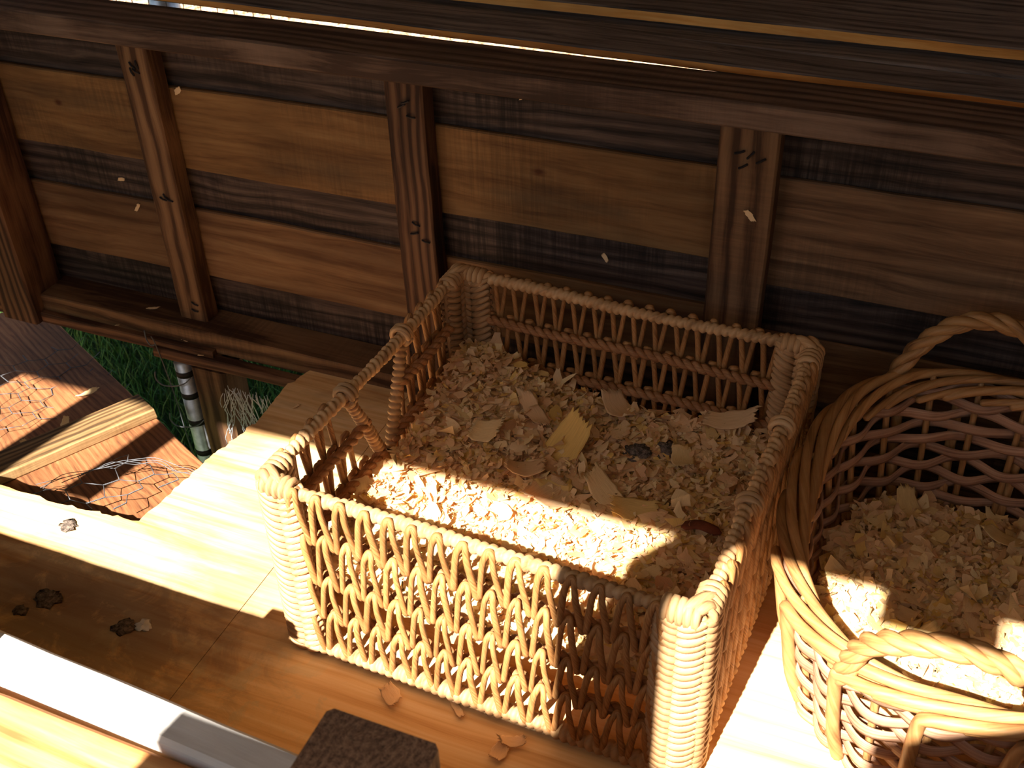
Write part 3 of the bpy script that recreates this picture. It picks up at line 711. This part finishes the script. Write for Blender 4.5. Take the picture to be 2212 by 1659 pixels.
# droppings and a piece of bark on the bedding
def clump(name, loc, r, mat, label, cat, seed, flat=.55):
    g = random.Random(seed); mb = MB(); n, m_ = 14, 9; V = []; F = []
    for i in range(m_ + 1):
        for k in range(n):
            th = PI * i / m_; a = 2 * PI * k / n; q = 1 + g.uniform(-.45, .4)
            V.append((r * q * math.sin(th) * math.cos(a), r * q * .8 * math.sin(th) * math.sin(a), r * flat * q * math.cos(th)))
    for i in range(m_):
        for k in range(n): F.append((i * n + k, (i + 1) * n + k, (i + 1) * n + (k + 1) % n, i * n + (k + 1) % n))
    mb.add(V, F); return tag(mb.build(name, mat, None, True, Matrix.Translation(loc)), label, cat)
for i, (u, v, r, lb) in enumerate(((.315, -.165, .017, 'dark dried dropping clump right of the yellow shaving'), (.352, -.150, .016, 'small dark clump deepest among the shavings'), (.330, -.275, .013, 'dark grey dropping near the sunlit strip'))):
    clump('dropping', (u, v, h1(u, v) + .006), r, M['dung'], lb, 'dropping', i)
mb = MB(); tube(mb, smooth_path([(0, 0, 0), (.02, .004, .006), (.045, 0, .004)], 4), [.003] + [.008] * 7 + [.004], 7, sq=(.35, 1)); o = mb.build('bark_piece', M['bark'], None, True, Matrix.Translation((.410, -.298, h1(.41, -.298) + .014)))
tag(o, 'reddish-brown strip of bark at the right end of the sunlit shavings', 'bark')

# ------------------------------------------------------------------ ramp through the hole
A_ = Vector((-1.186, .247, -.22)); B_ = Vector((-.4059, -.1948, -.10))          # right-hand edge of the ramp
ex = (B_ - A_).normalized(); ey = Vector((0, 0, 1)).cross(ex).normalized(); ez = ex.cross(ey)   # along, across (to the far left), up
ramp = empty('ramp', A_); tag(ramp, 'plank chicken ramp with a nailed cross cleat under the floor hole', 'ramp')
RM = Matrix(((ex.x, ey.x, ez.x, 0), (ex.y, ey.y, ez.y, 0), (ex.z, ey.z, ez.z, 0), (0, 0, 0, 1)))
L_r = 1.10; W_r = .42; side_sign = -1 if ey.dot(Vector((0, 1, 0))) > 0 else 1
me = plank_mesh('plank', L_r, W_r, .019, M['ramp'], 77); link('plank', me, ramp, RM @ Matrix.Translation((L_r / 2, side_sign * W_r / 2, -.0095)))
def cleat(s, w=.062):
    me = plank_mesh('cleat', W_r, w, .019, M['cleat'], int(s * 100)); o = link('cleat', me, ramp, RM @ Matrix.Translation((s, side_sign * W_r / 2, .0095)) @ Matrix.Rotation(PI / 2, 4, 'Z'))
    return o
cleat(.668, .078)
plank('post', (-.885, -1.25, .38), (.09, .03, 1.96), M['mid'], front, 'z', 'y')  # unseen upright added to cast a dark strip on the ramp

# chicken wire lying over the ramp: hexagons of thin wire with twisted joints
def hex_net(mb, fn, nu, nv, cell, r, skip=lambda i, j: False, rng=R):
    """honeycomb of wire; fn maps sheet coordinates (a, b) to a point"""
    w = cell; h = cell * .9; jit = lambda: rng.uniform(-.06, .06) * cell
    node = {}
    def nd(i, j):
        if (i, j) not in node: node[i, j] = (jit(), jit())
        return node[i, j]
    for i in range(nu):
        for j in range(nv):
            if skip(i, j): continue
            ox = i * w + (w / 2 if j % 2 else 0); oy = j * h * .75
            P = [(ox, oy + h / 2), (ox + w / 2, oy + h * .25), (ox + w / 2, oy - h * .25)]
            Q = []
            for k, (a, b) in enumerate(P):
                key = (round(a / w * 4), round(b / h * 8)); q = nd(*key); Q.append((a + q[0], b + q[1]))
            l0 = (ox - w / 2, oy + h * .25); key = (round(l0[0] / w * 4), round(l0[1] / h * 8)); q = nd(*key); L0 = (l0[0] + q[0], l0[1] + q[1])
            for (a, b, tw) in ((L0, Q[0], 0), (Q[0], Q[1], 0), (Q[1], Q[2], 1)):
                A0, B0 = np.array(fn(*a)), np.array(fn(*b)); mid = np.array(fn((a[0] + b[0]) / 2, (a[1] + b[1]) / 2))
                if tw: rope(mb, [A0, mid, B0], r * .8, r * .85, .006, 2, 4)
                else: tube(mb, [A0, mid, B0], r, 4, roundcap=False)
def ramp_pt(s, t, h): return A_ + ex * s + ey * t + ez * h
net = MB()
def f1(a, b):
    s, t = .30 + b, -.02 - a; return ramp_pt(s, t, .012 + .012 * math.sin(s * 9 + t * 5) + .010 * math.sin(t * 23))
hex_net(net, f1, 6, 7, .058, .0007, rng=random.Random(2))
o = net.build('chicken_wire', M['wire'], None, True); tag(o, 'loose sheet of hexagonal chicken wire draped over the upper ramp', 'wire mesh')
net = MB()
def f2(a, b):
    s, t = .80 + a * .95, -.25 + b * 1.0 + a * .28; u = max(0, (.10 - b)); return ramp_pt(s, t + .0, .012 + .035 * math.sin(min(1, a / .2) * PI * .8) * .6 + .25 * u * u + .008 * math.sin(a * 40))
hex_net(net, f2, 3, 4, .060, .0008, rng=random.Random(3))
for k in range(3):                                     # gathered edge of the sheet
    g = random.Random(k); P = []
    for i in range(9):
        t = i / 8; p = ramp_pt(.80 + .20 * t, -.235 + .21 * t + .03 * math.sin(t * PI), .022 + .03 * math.sin(t * PI)); P.append((p.x + g.uniform(-.006, .006), p.y + g.uniform(-.006, .006), p.z + g.uniform(-.005, .005)))
    tube(net, smooth_path(P, 3), .0007, 4)
o = net.build('chicken_wire', M['wire'], None, True); tag(o, 'curled chicken wire with a gathered edge at the lower right of the ramp', 'wire mesh')

# post, conduit and wires under the floor beside the ramp
p_ = empty('leg_post', (-.49, -.02, -.6)); tag(p_, 'cracked square wooden leg post below the floor joist beside the grey pipe', 'post')
b = plank('post', (0, .004, .282), (.068, .062, .564), M['stud'], p_, 'z', 'y', wane=.002, cham=.004)
def pipe_obj(name, p0, p1, r, label, cat):
    mb = MB(); tube(mb, [p0, p1], r, 16, roundcap=False); o = mb.build(name, M['pipe'], None, True); tag(o, label, cat); return o
o = pipe_obj('metal_pipe', (-.5455, -.035, -.6), (-.5455, -.035, -.036), .0165, 'galvanised grey pipe with dark bands standing beside the wooden leg post', 'pipe')
for z in (-.058, -.105, -.165, -.235):
    mb = MB(); tube(mb, [(-.5455, -.035, z - .006), (-.5455, -.035, z + .006)], .0169, 16, roundcap=False); mb.build('band', M['nail'], o, True)
mb = MB(); tube(mb, smooth_path([(-.586, -.052, .016), (-.583, -.05, -.0), (-.578, -.048, -.05), (-.571, -.048, -.12), (-.566, -.05, -.20), (-.560, -.05, -.30), (-.556, -.05, -.42)], 4), .0010, 5)
o = mb.build('straight_wire', M['wire'], None, True); tag(o, 'thin straight wire hanging left of the pipe', 'wire')
for i, (x, z, lb) in enumerate(((-.585, -.075, 'upper bent wire hook round the grey pipe'), (-.577, -.165, 'lower bent wire hook round the grey pipe'))):
    mb = MB(); tube(mb, smooth_path([(x - .006, -.060, z + .020), (x - .006, -.062, z + .006), (x + .006, -.062, z - .004), (x + .03, -.060, z - .002), (x + .052, -.058, z + .008), (x + .062, -.052, z + .018)], 5), .0012, 6)
    tag(mb.build('wire_hook', M['wire'], None, True), lb, 'wire hook')
mb = MB(); tube(mb, smooth_path([(-.604, -.046, .02), (-.600, -.05, .004), (-.592, -.052, -.004), (-.585, -.05, -.002)], 5), .0012, 6)
tag(mb.build('wire_hook', M['wire'], None, True), 'short wire hook end poking out below the sill beam', 'wire hook')
mb = MB(); g = random.Random(11)
for k in range(46):
    x = -.415 + .085 * (k / 46) ** 1.3 + g.uniform(-.008, .008); z = -.035; P = [(x, -.095 + g.uniform(-.012, .012), z + .012)]
    n = g.randint(3, 8) if k < 30 else g.randint(2, 4); wob = .007 if k < 30 else .002
    for i in range(n):
        q = P[-1]; P.append((q[0] + g.uniform(-wob, wob) + (.004 if k % 3 else -.004), q[1] + g.uniform(-wob, wob), q[2] - g.uniform(.012, .024)))
    tube(mb, P, .0007, 4)
o = mb.build('wire_tangle', M['brightwire'], None, True); tag(o, 'bunched tangle of silvery wire ends hanging right of the leg post', 'wire', None, 'stuff')
o = tag(pipe_obj('fence_pipe', (-1.16, .8, -.6), (-1.12, .82, .6), .035, 'blue-grey metal fence pipe outside beyond the back rail', 'pipe'), None, None)
mb = MB(); hex_net(mb, lambda a, b: (-1.5 + a, .72, -.1 + b), 16, 22, .045, .0008, rng=random.Random(9)); tag(mb.build('fence_wire', M['wire'], None, True), 'upright chicken wire fence outside beyond the back rail', 'wire mesh')

# ------------------------------------------------------------------ ground outside
ground = struct('floor_ground'); ground.name = 'floor_lawn'
mb = MB(); mb.add([(-12, -12, -.6), (12, -12, -.6), (12, 1.9, -.6), (-12, 1.9, -.6)], [(0, 1, 2, 3)]); mb.build('lawn_ground', M['soil'], ground)
NG = NT('gravel', .9); tcg = NG.n('TexCoord'); vor = NG.n('TexVoronoi'); NG.l(tcg.outputs['Object'], vor.inputs['Vector']); vor.inputs['Scale'].default_value = 30
NG.color(NG.mix(.55, NG.ramp(NG.noise(tcg.outputs['Object'], 20, 4), [(.3, lin(150, 104, 76)), (.7, lin(206, 170, 136))]), vor.outputs['Distance'], 'SOFT_LIGHT')); M['gravel'] = NG.m
mb = MB(); mb.add([(-12, 1.9, -.6), (12, 1.9, -.6), (12, 12, -.6), (-12, 12, -.6)], [(0, 1, 2, 3)]); mb.build('gravel_ground', M['gravel'], ground)
rng = np.random.default_rng(8)
def stones(n):
    base = np.array([(1, 0, 0), (-1, 0, 0), (0, 1, 0), (0, -1, 0), (0, 0, 1), (.6, .6, .6), (-.6, .6, .5), (.6, -.6, .5), (-.6, -.6, .6)], float)
    F = [(0, 2, 5), (2, 4, 5), (4, 0, 5), (2, 1, 6), (1, 4, 6), (4, 2, 6), (1, 3, 8), (3, 4, 8), (4, 1, 8), (3, 0, 7), (0, 4, 7), (4, 3, 7)]
    k = len(base); c = np.stack([rng.uniform(-3.6, .3, n), rng.uniform(2.55, 3.7, n), np.full(n, -.6)], 1)
    s = rng.uniform(.008, .022, n)[:, None, None] * rng.uniform(.6, 1.2, (n, k, 1)); V = base[None] * s * np.array([1, 1, .7]); a = rng.uniform(0, 6.3, n)
    x = V[:, :, 0] * np.cos(a)[:, None] - V[:, :, 1] * np.sin(a)[:, None]; y = V[:, :, 0] * np.sin(a)[:, None] + V[:, :, 1] * np.cos(a)[:, None]
    V = np.stack([x, y, V[:, :, 2]], 2) + c[:, None, :]
    faces = (np.array(F)[None] + (np.arange(n) * k)[:, None, None]).reshape(-1, 3)
    me = bpy.data.meshes.new('gravel_stones'); me.from_pydata(V.reshape(-1, 3).tolist(), [], faces.tolist()); me.materials.append(M['gravel'])
    return link('gravel_stones', me)
tag(stones(12000), 'sunlit pinkish gravel seen through the slit above the back rail', 'gravel', None, 'stuff')
NGr = NT('grass_blade', .6); oa_ = NGr.n('Attribute', attribute_name='tone'); NGr.color(NGr.ramp(oa_.outputs['Fac'], [(0, lin(40, 76, 24)), (.6, lin(78, 122, 42)), (1, lin(132, 150, 66))])); M['grass'] = NGr.m
def grass(n):
    c = np.stack([rng.uniform(-1.9, -.2, n), rng.uniform(-.3, 1.5, n), np.full(n, -.6)], 1); h = rng.uniform(.03, .085, n); w = rng.uniform(.0012, .0022, n)
    a = rng.uniform(0, 6.3, n); d = np.stack([np.cos(a), np.sin(a)], 1); b = rng.uniform(.2, .9, n); pz = np.stack([-d[:, 1], d[:, 0]], 1)
    V = np.zeros((n, 5, 3)); V[:, 0, :2] = c[:, :2] + pz * w[:, None]; V[:, 1, :2] = c[:, :2] - pz * w[:, None]
    m = c[:, :2] + d * (h * b * .35)[:, None]; V[:, 2, :2] = m - pz * (w * .8)[:, None]; V[:, 3, :2] = m + pz * (w * .8)[:, None]; V[:, 4, :2] = c[:, :2] + d * (h * b)[:, None]
    V[:, :2, 2] = -.6; V[:, 2:4, 2] = -.6 + (h * .6)[:, None]; V[:, 4, 2] = -.6 + h
    F = []
    for i in range(n): F += [(i * 5, i * 5 + 1, i * 5 + 2, i * 5 + 3), (i * 5 + 3, i * 5 + 2, i * 5 + 4)]
    me = bpy.data.meshes.new('grass'); me.from_pydata(V.reshape(-1, 3).tolist(), [], F); at = me.attributes.new('tone', 'FLOAT', 'FACE'); at.data.foreach_set('value', np.repeat(rng.uniform(0, 1, n), 2).astype(np.float32))
    me.materials.append(M['grass']); return link('grass', me)
tag(grass(26000), 'shaded green lawn grass seen below the floor hole', 'grass', None, 'stuff')

# stray slivers caught on ledges, boards and studs
STRAY = [(-.90, .020, .0305, 'flat', 'round flake on the bottom plate in the far left corner'), (-.62, .005, .0305, 'flat', 'pale flake on the bottom plate left of the first stud'),
         (-.68, -.020, .0005, 'flat', 'flake on the dark sill beam above the grass'), (-.535, -.022, .0005, 'flat', 'twisted flake near the end of the sill beam'), (-.497, -.034, -.0125, 'flat', 'flake on top of the floor joist'),
         (-.489, .0352, .4349, 'wall', 'grey sliver on the pale board beside the first stud'), (-.6545, .0452, .2555, 'wall', 'thin sliver on the dark board left of the first stud'),
         (-.6258, .0352, .2132, 'wall', 'white flake on the lower pale board left of the first stud'), (.0779, .0452, .4950, 'wall', 'pale flake high on the grey board right of the second stud'),
         (.1941, .0452, .2701, 'wall', 'white flake on the dark board above the rush basket'), (.3987, -.0006, .3963, 'wall', 'ragged sliver on the third stud'),
         (-.2591, -.1206, .0005, 'flat', 'white flake on the shaded floor left of the rush basket')]
for i, (x, y, z, k, lb) in enumerate(STRAY):
    rt = (R.uniform(-.1, .1), R.uniform(-.1, .1), R.uniform(0, 3)) if k == 'flat' else (PI / 2, R.uniform(-1, 1), 0)
    big_flake('wood_shaving', (x, y, z + (.001 if k == 'flat' else 0)), rt, R.uniform(.012, .02), R.uniform(.004, .010), .3, .6, 200 + i, lb, 'stray shavings')
for i, (s_, t_, lb) in enumerate(((.52, -.06, 'yellow flake lying on the ramp above the cleat'), (.60, -.13, 'curled flake against the upper edge of the cleat'), (.62, -.20, 'long flake at the left end of the cleat'))):
    p = ramp_pt(s_, t_, .003); big_flake('wood_shaving', tuple(p), (0, -.13, 1 + i), .034, .014, .8, .8, 230 + i, lb, 'shavings on the ramp')

for i, (x, y, r, m_, lb) in enumerate(((-.351, -.588, .017, 'dung', 'crumbly brown dirt clump on the shaded floor at the left'), (-.2264, -.591, .015, 'dung', 'larger dark dirt clump in the middle of the shaded floor strip'),
        (-.4178, -.468, .013, 'dung', 'small crumbly clump on the sunlit floor in front of the hole'), (-.2056, -.581, .011, 'white', 'whitish streak of dropping beside the dark dirt clump'), (-.371, -.617, .010, 'dung', 'small dirt crumb near the left edge of the shaded floor'))):
    clump('dirt_clump', (x, y, .0015), r, M[m_], lb, 'dirt', 70 + i, flat=.18)
